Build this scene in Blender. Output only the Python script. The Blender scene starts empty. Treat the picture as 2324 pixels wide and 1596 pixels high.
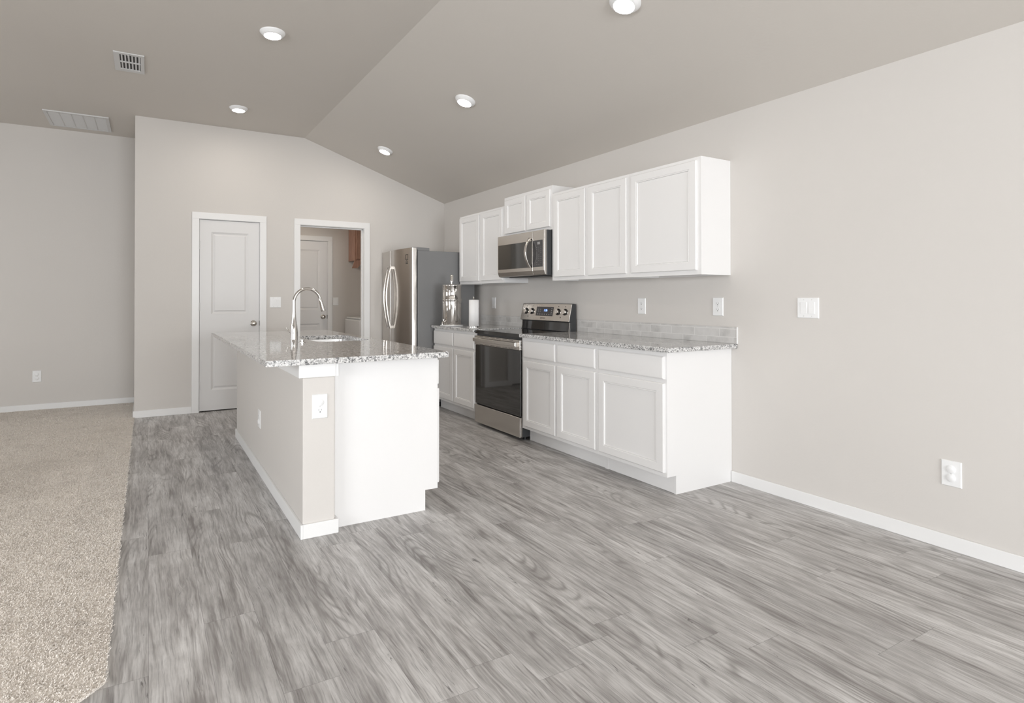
import bpy, bmesh, math, random
import numpy as np
from mathutils import Vector, Matrix
random.seed(7)
S = bpy.context.scene
C = S.collection
PI = math.pi

# ------------------------------------------------------------------ camera
F_PX, YAW, PITCH = 1290.15, 0.49767, 0.006438
CAM = Vector((-3.41482, 0.0, 1.21806))
cam_d = bpy.data.cameras.new('camera')
cam_d.sensor_width = 36.0
cam_d.lens = 36.0 * F_PX / 2324
cam_d.shift_x = 127.54 / 2324
cam_d.shift_y = -130.48 / 2324
cam_d.clip_start = 0.05
cam = bpy.data.objects.new('camera', cam_d)
C.objects.link(cam)
fw = Vector((math.sin(YAW) * math.cos(PITCH), math.cos(YAW) * math.cos(PITCH), math.sin(PITCH)))
cam.location = CAM
cam.rotation_euler = fw.to_track_quat('-Z', 'Y').to_euler()
S.camera = cam

# ------------------------------------------------------------------ world, daylight, added fill, exposure
S.view_settings.view_transform = 'Standard'
S.view_settings.look = 'None'
S.view_settings.gamma = 1.0
S.view_settings.use_curve_mapping = False
S.view_settings.exposure = 0.04
w = bpy.data.worlds.new('world'); S.world = w; w.use_nodes = True
bg = w.node_tree.nodes['Background']
bg.inputs[0].default_value = (0.86, 0.93, 1.0, 1)
bg.inputs[1].default_value = 1.0


def area(name, loc, rot, sx, sy, power, col=(1, 1, 1)):
    d = bpy.data.lights.new(name, 'AREA'); d.shape = 'RECTANGLE'; d.size = sx; d.size_y = sy
    d.energy = power; d.color = col
    o = bpy.data.objects.new(name, d); C.objects.link(o); o.location = loc; o.rotation_euler = rot
    return o


YB0 = -4.6      # wall behind the camera
XW = -7.6       # far left wall of the living room
DAY = (0.96, 0.983, 1.0)
area('daylight_patio', (-2.2, YB0 - 0.30, 1.2), (-PI / 2, 0, PI), 2.7, 2.1, 275, DAY)
area('daylight_window', (-5.6, YB0 - 0.30, 1.5), (-PI / 2, 0, PI), 1.7, 1.3, 110, DAY)
area('fill_light_left', (XW - 0.30, -0.2, 1.5), (PI / 2, 0, -PI / 2), 3.0, 1.4, 210, DAY)  # added fill from the left for cabinet fronts and right wall
area('fill_light_living', (XW - 0.30, 5.1, 1.5), (PI / 2, 0, -PI / 2), 2.4, 1.4, 42, DAY)  # added fill reaching the far corner and living room wall

# ------------------------------------------------------------------ material helpers


def mat(name, col, rough=0.5, metal=0.0, spec=0.5, coat=0.0):
    m = bpy.data.materials.new(name); m.use_nodes = True
    b = m.node_tree.nodes['Principled BSDF']
    b.inputs['Base Color'].default_value = (*col, 1)
    b.inputs['Roughness'].default_value = rough
    b.inputs['Metallic'].default_value = metal
    b.inputs['Specular IOR Level'].default_value = spec
    b.inputs['Coat Weight'].default_value = coat
    b.inputs['Coat Roughness'].default_value = 0.05
    return m


class NT:
    def __init__(s, m): s.t = m.node_tree; s.n = s.t.nodes; s.b = s.n['Principled BSDF']

    def lk(s, a, b): s.t.links.new(a, b)

    def coord(s): return s.n.new('ShaderNodeTexCoord').outputs['Object']

    def mth(s, op, a, b=None, c=None, clamp=False):
        n = s.n.new('ShaderNodeMath'); n.operation = op; n.use_clamp = clamp
        for i, v in enumerate((a, b, c)):
            if v is None: continue
            if isinstance(v, (int, float)): n.inputs[i].default_value = v
            else: s.lk(v, n.inputs[i])
        return n.outputs[0]

    def sep(s, v):
        n = s.n.new('ShaderNodeSeparateXYZ'); s.lk(v, n.inputs[0]); return n.outputs

    def comb(s, x=0.0, y=0.0, z=0.0):
        n = s.n.new('ShaderNodeCombineXYZ')
        for i, v in enumerate((x, y, z)):
            if isinstance(v, (int, float)): n.inputs[i].default_value = v
            else: s.lk(v, n.inputs[i])
        return n.outputs[0]

    def noise(s, v, scale, detail=3, rough=0.5, dist=0.0):
        n = s.n.new('ShaderNodeTexNoise'); n.inputs['Scale'].default_value = scale
        n.inputs['Detail'].default_value = detail; n.inputs['Roughness'].default_value = rough
        n.inputs['Distortion'].default_value = dist
        s.lk(v, n.inputs['Vector']); return n.outputs[0]

    def voro(s, v, scale):
        n = s.n.new('ShaderNodeTexVoronoi'); n.inputs['Scale'].default_value = scale
        s.lk(v, n.inputs['Vector']); return n

    def ramp(s, f, stops, const=False):
        n = s.n.new('ShaderNodeValToRGB'); e = n.color_ramp.elements
        if const: n.color_ramp.interpolation = 'CONSTANT'
        while len(e) < len(stops): e.new(0.5)
        for i, (p, c) in enumerate(stops):
            e[i].position = p; e[i].color = (*c, 1) if len(c) == 3 else c
        s.lk(f, n.inputs[0]); return n.outputs[0]

    def mix(s, f, a, b, mode='MIX'):
        n = s.n.new('ShaderNodeMix'); n.data_type = 'RGBA'; n.blend_type = mode
        for i, v in ((0, f), (6, a), (7, b)):
            if isinstance(v, (int, float)): n.inputs[i].default_value = v
            elif isinstance(v, tuple): n.inputs[i].default_value = (*v, 1)
            else: s.lk(v, n.inputs[i])
        return n.outputs[2]

    def bump(s, h, strength=0.2, dist=0.001):
        n = s.n.new('ShaderNodeBump'); n.inputs['Strength'].default_value = strength
        n.inputs['Distance'].default_value = dist
        s.lk(h, n.inputs['Height']); s.lk(n.outputs[0], s.b.inputs['Normal'])

    def white(s, v):
        n = s.n.new('ShaderNodeTexWhiteNoise'); n.noise_dimensions = '3D'; s.lk(v, n.inputs['Vector'])
        return n.outputs[0], n.outputs[1]


def paint(name, col, rough=0.65, orange=True, scale=90, strength=0.25):
    m = mat(name, col, rough, spec=0.3); t = NT(m)
    co = t.coord()
    n = t.noise(co, scale, 2, 0.5)
    t.bump(n, strength, 0.0015)
    v = t.noise(co, 0.8, 2)
    t.lk(t.mix(0.5, tuple(c * 0.985 for c in col), t.mix(v, tuple(c * 0.96 for c in col), tuple(min(1, c * 1.04) for c in col))), t.b.inputs['Base Color'])
    return m


M = {}
M['wall'] = paint('greige_wall_paint', (0.665, 0.635, 0.605))
M['ceiling'] = paint('greige_ceiling_paint', (0.66, 0.622, 0.578), scale=60, strength=0.35)
M['trim'] = mat('white_trim_paint', (0.83, 0.825, 0.82), 0.35)
M['door'] = mat('white_door_paint', (0.74, 0.73, 0.725), 0.4)
M['cab'] = mat('white_cabinet_paint', (0.83, 0.82, 0.815), 0.32)
M['cabin'] = mat('cabinet_interior', (0.7, 0.66, 0.6), 0.6)
M['plastic'] = mat('white_plastic', (0.86, 0.86, 0.86), 0.3)
M['slot'] = mat('dark_slot', (0.03, 0.03, 0.03), 0.6)
M['dark'] = mat('dark_grey_enamel', (0.045, 0.047, 0.05), 0.4)
M['black'] = mat('black_plastic', (0.012, 0.012, 0.013), 0.35)
M['chrome'] = mat('polished_chrome', (0.66, 0.635, 0.61), 0.08, 1.0)
M['nickel'] = mat('satin_nickel', (0.52, 0.49, 0.45), 0.25, 1.0)
M['paper'] = mat('paper_towel', (0.88, 0.87, 0.87), 0.9)
M['washer'] = mat('white_enamel', (0.82, 0.82, 0.82), 0.25)
M['blade'] = mat('vent_white', (0.66, 0.655, 0.65), 0.45)

# stainless steel, brushed
def steel(name, col, rough, axis=2):
    m = mat(name, col, rough, 1.0); t = NT(m)
    x, y, z = t.sep(t.coord())
    if axis == 2: v = t.comb(t.mth('MULTIPLY', x, 900), t.mth('MULTIPLY', y, 900), t.mth('MULTIPLY', z, 12))
    else: v = t.comb(t.mth('MULTIPLY', x, 900), t.mth('MULTIPLY', y, 12), t.mth('MULTIPLY', z, 900))
    n = t.noise(v, 1.0, 2)
    r = t.mth('MULTIPLY_ADD', n, 0.06, rough - 0.03); t.lk(r, t.b.inputs['Roughness'])
    return m
M['steel_v'] = steel('brushed_steel_vertical', (0.56, 0.53, 0.50), 0.2, 2)
M['steel_h'] = steel('brushed_steel_horizontal', (0.62, 0.59, 0.555), 0.24, 1)
M['sinksteel'] = mat('sink_steel', (0.7, 0.69, 0.68), 0.3, 1.0)
m = mat('fridge_side_grey', (0.16, 0.16, 0.165), 0.5); t = NT(m); t.bump(t.noise(t.coord(), 500, 1), 0.15, 0.0005); M['fridgeside'] = m; m.node_tree.nodes['Principled BSDF'].inputs['Base Color'].default_value = (0.22, 0.22, 0.222, 1)
# glass-black
M['blackglass'] = mat('black_oven_glass', (0.008, 0.008, 0.008), 0.04, 0.0, 0.9, 0.6)
M['cooktop'] = mat('black_ceramic_cooktop', (0.008, 0.008, 0.009), 0.06, 0.0, 0.8, 0.3)
M['mwglass'] = mat('microwave_window', (0.02, 0.019, 0.017), 0.06, 0.0, 0.9, 0.4)
M['panelgrey'] = mat('control_panel_grey', (0.06, 0.058, 0.06), 0.2, 0.0, 0.5)
M['mark'] = mat('printed_marks', (0.35, 0.34, 0.34), 0.5)
M['markdk'] = mat('printed_marks_dark', (0.05, 0.045, 0.04), 0.5)
M['lcd'] = mat('grey_display', (0.32, 0.32, 0.32), 0.3)

def emit(name, col, s):
    m = bpy.data.materials.new(name); m.use_nodes = True
    b = m.node_tree.nodes['Principled BSDF']; b.inputs['Base Color'].default_value = (*col, 1)
    b.inputs['Emission Color'].default_value = (*col, 1); b.inputs['Emission Strength'].default_value = s
    return m
M['led'] = emit('lit_diffuser', (1.0, 0.93, 0.84), 125)
M['digits'] = emit('blue_digits', (0.25, 0.4, 1.0), 3.0)

# window glass, thin
m = bpy.data.materials.new('window_glass'); m.use_nodes = True; nt = m.node_tree; nt.nodes.clear()
out = nt.nodes.new('ShaderNodeOutputMaterial'); tr = nt.nodes.new('ShaderNodeBsdfTransparent'); gl = nt.nodes.new('ShaderNodeBsdfGlossy')
gl.inputs['Roughness'].default_value = 0.02; mx = nt.nodes.new('ShaderNodeMixShader'); fr = nt.nodes.new('ShaderNodeFresnel'); fr.inputs[0].default_value = 1.3
nt.links.new(fr.outputs[0], mx.inputs[0]); nt.links.new(tr.outputs[0], mx.inputs[1]); nt.links.new(gl.outputs[0], mx.inputs[2]); nt.links.new(mx.outputs[0], out.inputs[0])
M['glass'] = m

# granite
m = mat('speckled_granite', (0.5, 0.5, 0.5), 0.06, 0, 0.55); t = NT(m)
co = t.coord()
nz = t.n.new('ShaderNodeTexNoise'); nz.inputs['Scale'].default_value = 90; nz.inputs['Detail'].default_value = 2; t.lk(co, nz.inputs['Vector'])
vm = t.n.new('ShaderNodeVectorMath'); vm.operation = 'MULTIPLY_ADD'; t.lk(nz.outputs[1], vm.inputs[0]); vm.inputs[1].default_value = (0.012, 0.012, 0.012); t.lk(co, vm.inputs[2])
v1 = t.voro(vm.outputs[0], 150); r1 = t.sep(v1.outputs['Color'])[0]
c1 = t.ramp(r1, [(0, (0.76, 0.75, 0.74)), (0.40, (0.60, 0.595, 0.59)), (0.58, (0.40, 0.395, 0.39)), (0.75, (0.21, 0.21, 0.21)), (0.88, (0.035, 0.035, 0.038))], True)
v2 = t.voro(vm.outputs[0], 330); r2 = t.sep(v2.outputs['Color'])[1]
c2 = t.ramp(r2, [(0, (0.78, 0.77, 0.76)), (0.5, (0.45, 0.445, 0.44)), (0.8, (0.09, 0.09, 0.095))], True)
blk = t.mth('GREATER_THAN', t.noise(co, 55, 2, 0.6), 0.60)
cc = t.mix(0.35, c1, c2)
cc = t.mix(blk, cc, t.mix(0.65, cc, (0.09, 0.09, 0.095)))
t.lk(cc, t.b.inputs['Base Color']); M['granite'] = m

# backsplash tile: running bond 0.2 x 0.054
m = mat('grey_stone_tile', (0.5, 0.5, 0.5), 0.35); t = NT(m)
x, y, z = t.sep(t.coord())
row = t.mth('FLOOR', t.mth('DIVIDE', t.mth('SUBTRACT', z, 0.914), 0.0546))
yy = t.mth('DIVIDE', t.mth('ADD', y, t.mth('MULTIPLY_ADD', row, -0.1, 0.25 + 0.0 + 0.1 - 0.092)), 0.2)
fy = t.mth('FRACT', yy); iy = t.mth('FLOOR', yy)
fz = t.mth('FRACT', t.mth('DIVIDE', t.mth('SUBTRACT', z, 0.914), 0.0546))
edge = t.mth('MAXIMUM', t.mth('GREATER_THAN', t.mth('ABSOLUTE', t.mth('SUBTRACT', fy, 0.5)), 0.489), t.mth('GREATER_THAN', t.mth('ABSOLUTE', t.mth('SUBTRACT', fz, 0.5)), 0.465))
rnd, rc = t.white(t.comb(row, iy, 3.0))
vv = t.comb(t.mth('MULTIPLY', rnd, 20), y, z)
cl = t.noise(vv, 9, 5, 0.6)
tc = t.ramp(cl, [(0.25, (0.44, 0.43, 0.42)), (0.5, (0.62, 0.605, 0.59)), (0.8, (0.69, 0.675, 0.66))])
tc = t.mix(t.mth('MULTIPLY', rnd, 0.3), tc, (0.53, 0.515, 0.50))
t.lk(t.mix(edge, tc, (0.74, 0.725, 0.71)), t.b.inputs['Base Color']); t.bump(t.mth('SUBTRACT', 1.0, edge), 0.3, 0.001); M['tile'] = m

# vinyl plank floor, boards along +y
m = mat('grey_oak_vinyl_plank', (0.4, 0.4, 0.4), 0.42, 0, 0.35); t = NT(m)
x, y, z = t.sep(t.coord())
W, L = 0.182, 1.22
xr = t.mth('DIVIDE', t.mth('ADD', x, 3.406), W)
row = t.mth('FLOOR', xr); fx = t.mth('FRACT', xr)
h, _ = t.white(t.comb(row, 5.3, 1.7))
yr = t.mth('ADD', t.mth('DIVIDE', y, L), t.mth('MULTIPLY', h, 7.0))
pid = t.mth('FLOOR', yr); fy = t.mth('FRACT', yr)
r1, rcol = t.white(t.comb(row, pid, 0.5))
ra, rb, rcc = t.sep(rcol)
dx = t.mth('MULTIPLY', t.mth('MINIMUM', fx, t.mth('SUBTRACT', 1.0, fx)), W)
dy = t.mth('MULTIPLY', t.mth('MINIMUM', fy, t.mth('SUBTRACT', 1.0, fy)), L)
seam = t.mth('LESS_THAN', t.mth('MINIMUM', dx, dy), 0.0009)
ox = t.mth('ADD', x, t.mth('MULTIPLY', ra, 37.0)); oy = t.mth('ADD', y, t.mth('MULTIPLY', rb, 53.0))
# gentle waviness of the grain
wv = t.noise(t.comb(t.mth('MULTIPLY', ox, 7.0), t.mth('MULTIPLY', oy, 2.6), 3.3), 1.0, 3, 0.6)
ox = t.mth('ADD', ox, t.mth('MULTIPLY', t.mth('SUBTRACT', wv, 0.5), 0.038))
# tone streaks, wide and narrow
def nz2(kx, ky, w3, det=3, ro=0.55, di=0.0): return t.noise(t.comb(t.mth('MULTIPLY', ox, kx), t.mth('MULTIPLY', oy, ky), w3), 1.0, det, ro, di)
s1 = nz2(10, 1.5, rcc, 4, 0.6)
s1b = nz2(38, 2.6, 2.0, 4, 0.6, 0.3)
s1c = nz2(95, 4.5, 6.0, 3, 0.6, 0.4)
s2 = nz2(6, 3.2, rcc, 5, 0.65)
s3 = nz2(210, 8, rcc, 3, 0.6)
f1 = nz2(4.5, 0.62, rcc, 1.5, 0.4, 0.25)
rg = t.mth('SINE', t.mth('MULTIPLY', f1, 150.0))
rg = t.mth('POWER', t.mth('MULTIPLY_ADD', rg, 0.5, 0.5), 3.0)
mk = t.mth('MULTIPLY', t.mth('SUBTRACT', nz2(7, 1.2, 4.0, 2), 0.49), 8.0, None, True)
rg = t.mth('MULTIPLY', rg, mk)
cr = nz2(44, 3.6, 9.0, 4, 0.75, 1.3)
cr = t.mth('MULTIPLY', t.mth('SUBTRACT', cr, 0.63), 14.0, None, True)
wh = nz2(60, 5, 12.0, 4, 0.75, 1.2)
wh = t.mth('MULTIPLY', t.mth('SUBTRACT', wh, 0.62), 9.0, None, True)
sm = t.mth('MULTIPLY_ADD', s1, 0.42, t.mth('MULTIPLY_ADD', s1b, 0.36, t.mth('MULTIPLY', s1c, 0.22)))
base = t.ramp(sm, [(0.38, (0.205, 0.189, 0.18)), (0.455, (0.395, 0.378, 0.368)), (0.52, (0.53, 0.515, 0.505)), (0.62, (0.66, 0.645, 0.635))])
base = t.mix(t.mth('MULTIPLY', t.mth('SUBTRACT', s2, 0.46, None, True), 2.6, None, True), base, (0.29, 0.276, 0.266))
base = t.mix(t.mth('MULTIPLY', t.mth('SUBTRACT', s3, 0.49, None, True), 3.0, None, True), base, (0.22, 0.212, 0.208))
base = t.mix(t.mth('MULTIPLY', wh, 0.45), base, (0.68, 0.665, 0.65))
base = t.mix(t.mth('MULTIPLY', rg, 0.62), base, (0.19, 0.175, 0.166))
base = t.mix(t.mth('MULTIPLY', cr, 0.78), base, (0.105, 0.098, 0.094))
tone = t.mth('MULTIPLY_ADD', r1, 0.13, 0.965)
tn = t.n.new('ShaderNodeVectorMath'); tn.operation = 'SCALE'; t.lk(base, tn.inputs[0]); t.lk(tone, tn.inputs['Scale'])
col = t.mix(t.mth('MULTIPLY', seam, 0.45), tn.outputs[0], (0.12, 0.11, 0.105))
t.lk(col, t.b.inputs['Base Color'])
t.bump(t.mth('SUBTRACT', s3, t.mth('MULTIPLY_ADD', cr, 0.6, t.mth('MULTIPLY', rg, 0.3))), 0.18, 0.0008)
t.lk(t.mth('MULTIPLY_ADD', s3, 0.15, 0.33), t.b.inputs['Roughness'])
M['floor'] = m

# carpet
m = mat('beige_carpet', (0.5, 0.45, 0.4), 0.95, 0, 0.1); t = NT(m)
co = t.coord()
a = t.noise(co, 260, 2, 0.6); b_ = t.noise(co, 5, 4, 0.65); c_ = t.noise(co, 1.3, 3, 0.6)
base = t.ramp(a, [(0.3, (0.72, 0.665, 0.605)), (0.5, (0.83, 0.775, 0.715)), (0.7, (0.90, 0.86, 0.81))])
base = t.mix(t.mth('MULTIPLY', t.mth('SUBTRACT', b_, 0.56, None, True), 2.2, None, True), base, (0.52, 0.47, 0.42))
base = t.mix(t.mth('MULTIPLY', t.mth('SUBTRACT', c_, 0.5, None, True), 1.6, None, True), base, (0.60, 0.545, 0.49))
t.lk(base, t.b.inputs['Base Color']); M['carpet'] = m

# reddish wood
m = mat('reddish_wood', (0.4, 0.2, 0.13), 0.4); t = NT(m)
x, y, z = t.sep(t.coord())
g = t.noise(t.comb(t.mth('MULTIPLY', x, 20), t.mth('MULTIPLY', y, 20), t.mth('MULTIPLY', z, 3)), 1.5, 4, 0.6, 0.5)
t.lk(t.ramp(g, [(0.3, (0.34, 0.19, 0.14)), (0.6, (0.47, 0.28, 0.21)), (0.8, (0.56, 0.36, 0.28))]), t.b.inputs['Base Color']); M['wood'] = m

# ------------------------------------------------------------------ geometry helpers
ROOT = {}


def thing(name, label, cat, loc, group=None):
    o = bpy.data.objects.new(name, None); C.objects.link(o); o.location = loc
    o.empty_display_size = 0.1
    o['label'] = label; o['category'] = cat
    if group: o['group'] = group
    ROOT[o.name] = Vector(loc)
    return o


def obj(name, bm, m, parent=None, bevel=0.0, smooth=False, seg=2, ang=40, label=None):
    bmesh.ops.recalc_face_normals(bm, faces=bm.faces[:])
    me = bpy.data.meshes.new(name)
    o = bpy.data.objects.new(name, me); C.objects.link(o)
    if parent is not None:
        r = parent
        while r.parent: r = r.parent
        off = ROOT.get(r.name, Vector((0, 0, 0)))
        bmesh.ops.translate(bm, verts=bm.verts[:], vec=-off)
        o.parent = parent
    bm.to_mesh(me); bm.free()
    for mm in (m if isinstance(m, (list, tuple)) else [m]): me.materials.append(mm)
    if smooth:
        for p in me.polygons: p.use_smooth = True
        me.set_sharp_from_angle(angle=math.radians(ang))
    if bevel:
        md = o.modifiers.new('bevel', 'BEVEL'); md.width = bevel; md.segments = seg; md.limit_method = 'ANGLE'
        md.angle_limit = math.radians(35); md.harden_normals = False
    if label: o['label'] = label
    return o


def tag(o, label, cat, group=None):
    o['label'] = label; o['category'] = cat
    if group: o['group'] = group
    return o


def struct(name, bm, m, parent=None, **k):
    o = obj(name, bm, m, parent, **k); o['kind'] = 'structure'; return o


def N(): return bmesh.new()


def box(bm, x0, x1, y0, y1, z0, z1):
    v = [bm.verts.new(p) for p in ((x0, y0, z0), (x1, y0, z0), (x1, y1, z0), (x0, y1, z0), (x0, y0, z1), (x1, y0, z1), (x1, y1, z1), (x0, y1, z1))]
    for f in ((0, 3, 2, 1), (4, 5, 6, 7), (0, 1, 5, 4), (1, 2, 6, 5), (2, 3, 7, 6), (3, 0, 4, 7)):
        bm.faces.new([v[i] for i in f])
    return bm


def B(*a): return box(N(), *a)


def prism(bm, pts, ext):
    """pts: list of 3-D points of a planar outline, ext: extrusion vector"""
    ext = Vector(ext)
    a = [bm.verts.new(p) for p in pts]; b = [bm.verts.new(Vector(p) + ext) for p in pts]
    bm.faces.new(a); bm.faces.new(b[::-1]); n = len(a)
    for i in range(n): bm.faces.new((a[i], a[(i + 1) % n], b[(i + 1) % n], b[i]))
    return bm


def fbox(bm, P, a0, a1, h0, h1, b0, b1):
    """box in a local frame P(a, b, h)"""
    v = [bm.verts.new(P(*p)) for p in ((a0, b0, h0), (a1, b0, h0), (a1, b1, h0), (a0, b1, h0), (a0, b0, h1), (a1, b0, h1), (a1, b1, h1), (a0, b1, h1))]
    for f in ((0, 3, 2, 1), (4, 5, 6, 7), (0, 1, 5, 4), (1, 2, 6, 5), (2, 3, 7, 6), (3, 0, 4, 7)):
        bm.faces.new([v[i] for i in f])
    return bm


def rings(bm, P, a0, a1, b0, b1, prof, back=True):
    prev = None; first = None
    for ins, h in prof:
        c = [bm.verts.new(P(a, b, h)) for a, b in ((a0 + ins, b0 + ins), (a1 - ins, b0 + ins), (a1 - ins, b1 - ins), (a0 + ins, b1 - ins))]
        if prev:
            for i in range(4): bm.faces.new((prev[i], prev[(i + 1) % 4], c[(i + 1) % 4], c[i]))
        else: first = c
        prev = c
    bm.faces.new(prev)
    if back: bm.faces.new(first[::-1])
    return bm


def lathe(bm, prof, origin, axis=(0, 0, 1), seg=40):
    """prof: list of (radius, height)"""
    ax = Vector(axis).normalized(); q = Vector((0, 0, 1)).rotation_difference(ax); o = Vector(origin)
    prev = None
    for r, h in prof:
        if r < 1e-6: cur = [bm.verts.new(o + q @ Vector((0, 0, h)))]
        else: cur = [bm.verts.new(o + q @ Vector((r * math.cos(2 * PI * i / seg), r * math.sin(2 * PI * i / seg), h))) for i in range(seg)]
        if prev:
            if len(prev) == 1 and len(cur) > 1:
                for i in range(seg): bm.faces.new((prev[0], cur[i], cur[(i + 1) % seg]))
            elif len(cur) == 1 and len(prev) > 1:
                for i in range(seg): bm.faces.new((prev[i], cur[0], prev[(i + 1) % seg]))
            elif len(cur) > 1:
                for i in range(seg): bm.faces.new((prev[i], prev[(i + 1) % seg], cur[(i + 1) % seg], cur[i]))
        prev = cur
    return bm


def sweep(bm, pts, sec, up=(0, 1, 0), radii=None):
    """sweep closed section sec [(u,v)] along pts; u axis = up-ish, v = normal"""
    up = Vector(up); rows = []
    n = len(pts); pts = [Vector(p) for p in pts]
    for i, p in enumerate(pts):
        tg = (pts[min(i + 1, n - 1)] - pts[max(i - 1, 0)]).normalized()
        u = (up - tg * up.dot(tg)).normalized(); v = tg.cross(u)
        k = radii[i] if radii else 1.0
        rows.append([bm.verts.new(p + u * a * k + v * b * k) for a, b in sec])
    m = len(sec)
    for r0, r1 in zip(rows, rows[1:]):
        for i in range(m): bm.faces.new((r0[i], r0[(i + 1) % m], r1[(i + 1) % m], r1[i]))
    bm.faces.new(rows[0][::-1]); bm.faces.new(rows[-1])
    return bm


def circ(r, n=20): return [(r * math.cos(2 * PI * i / n), r * math.sin(2 * PI * i / n)) for i in range(n)]


def rrect(w_, h_, r, n=4):
    p = []
    for cx, cy, a0 in ((w_ / 2 - r, h_ / 2 - r, 0), (-w_ / 2 + r, h_ / 2 - r, 90), (-w_ / 2 + r, -h_ / 2 + r, 180), (w_ / 2 - r, -h_ / 2 + r, 270)):
        for i in range(n + 1):
            a = math.radians(a0 + 90 * i / n); p.append((cx + r * math.cos(a), cy + r * math.sin(a)))
    return p


def text_bm(s, size, P, depth=0.0006, sx=1.0):
    cu = bpy.data.curves.new('t', 'FONT'); cu.body = s; cu.size = size; cu.align_x = 'CENTER'; cu.align_y = 'CENTER'; cu.extrude = depth
    o = bpy.data.objects.new('t', cu); C.objects.link(o)
    dg = bpy.context.evaluated_depsgraph_get(); me = bpy.data.meshes.new_from_object(o.evaluated_get(dg))
    bm = N(); bm.from_mesh(me)
    for v in bm.verts: v.co = Vector(P(v.co.x * sx, v.co.y, v.co.z))
    bpy.data.objects.remove(o); bpy.data.curves.remove(cu); bpy.data.meshes.remove(me)
    return bm


# frames: P(a, b, h) with a along the wall, b = z, h outwards from the surface
def FX(x): return lambda a, b, h: (x - h, a, b)         # surface facing -x, a = y
def FXp(x): return lambda a, b, h: (x + h, a, b)        # surface facing +x
def FY(y): return lambda a, b, h: (a, y - h, b)         # surface facing -y, a = x


# ------------------------------------------------------------------ room shell
YF, XL, YL, YB = 6.601, -3.525, 7.547, 8.336
HF, HS, XR = 3.065, 2.446, -1.82


def hz(x): return HF if x <= XR else HS + (HF - HS) * (x / XR)


bm = N(); box(bm, XW, 0.0, YB0, YB, -0.1, 0.0); struct('floor', bm, M['floor'])
bm = N()
prism(bm, [(XW, YB0, HF), (XR, YB0, HF), (0.12, YB0, hz(0.12)), (0.12, YB0, hz(0.12) + 0.1), (XR, YB0, HF + 0.1), (XW, YB0, HF + 0.1)], (0, YL + 0.12 - YB0, 0))
struct('ceiling', bm, M['ceiling'])
struct('wall_right', B(0, 0.12, YB0, YB + 0.12, 0, 2.6), M['wall'])

# partition with the two door openings
D1L, D1R, D2L, D2R, DH = -2.927, -2.315, -1.864, -1.100, 2.054
bm = N()
def wseg(x0, x1, z0):
    top = [(x1, YF, hz(x1) + 0.03)]
    if x0 < XR < x1: top.append((XR, YF, HF + 0.03))
    top.append((x0, YF, hz(x0) + 0.03))
    prism(bm, [(x0, YF, z0), (x1, YF, z0)] + top, (0, 0.12, 0))
g = 0.02
wseg(XL, D1L - g, 0); wseg(D1L - g, D1R + g, DH + g); wseg(D1R + g, D2L - g, 0); wseg(D2L - g, D2R + g, DH + g); wseg(D2R + g, 0.0, 0)
struct('wall_back', bm, M['wall'])
struct('wall_partition', B(XL, XL + 0.12, YF + 0.12, YL, 0, HF), M['wall'])
struct('wall_far', B(XW, -2.30, YL, YL + 0.12, 0, HF), M['wall'])
# left wall with openings for the added fill windows
def wall_with_hole(fn, a0, a1, z1, holes):
    """fn(a0,a1,z0,z1) adds a box"""
    cur = a0
    for h0, h1, hb, ht in sorted(holes):
        fn(cur, h0, 0, z1); fn(h0, h1, ht, z1)
        if hb > 0: fn(h0, h1, 0, hb)
        cur = h1
    fn(cur, a1, 0, z1)
bm = N(); wall_with_hole(lambda a, b, c, d: box(bm, XW - 0.12, XW, a, b, c, d), YB0, YL, HF, [(-1.7, 1.3, 0.8, 2.2), (3.9, 6.3, 0.8, 2.2)])
struct('wall_left', bm, M['wall'])
bm = N(); wall_with_hole(lambda a, b, c, d: box(bm, a, b, YB0 - 0.12, YB0, c, d), XW, 0.12, HF, [(-3.55, -0.85, 0.0, 2.25), (-6.45, -4.75, 0.85, 2.15)])
struct('wall_front', bm, M['wall'])


def window(name, P, a0, a1, b0, b1, mulls):
    t_ = 0.05
    bm = N()
    fbox(bm, P, a0, a1, 0, 0.07, b0, b0 + t_); fbox(bm, P, a0, a1, 0, 0.07, b1 - t_, b1)
    fbox(bm, P, a0, a0 + t_, 0, 0.07, b0 + t_, b1 - t_); fbox(bm, P, a1 - t_, a1, 0, 0.07, b0 + t_, b1 - t_)
    for mpos in mulls: fbox(bm, P, mpos - 0.03, mpos + 0.03, 0.005, 0.065, b0 + t_, b1 - t_)
    o = struct(name, bm, M['plastic'])
    bm = N(); fbox(bm, P, a0 + t_, a1 - t_, 0.03, 0.034, b0 + t_, b1 - t_)
    p = obj('pane', bm, M['glass'], o)
    return o


window('window_1', lambda a, b, h: (a, YB0 - 0.02 - h, b), -3.55, -0.85, 0.0, 2.25, [-2.2])
window('window_2', lambda a, b, h: (a, YB0 - 0.02 - h, b), -6.45, -4.75, 0.85, 2.15, [-5.6])
window('fill_window_left', lambda a, b, h: (XW - 0.02 - h, a, b), -1.7, 1.3, 0.8, 2.2, [-0.7, 0.3])  # unseen window, added and placed to let fill onto the right wall
window('fill_window_living', lambda a, b, h: (XW - 0.02 - h, a, b), 3.9, 6.3, 0.8, 2.2, [4.7, 5.5])  # unseen window, added so light gets to the far corner

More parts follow.
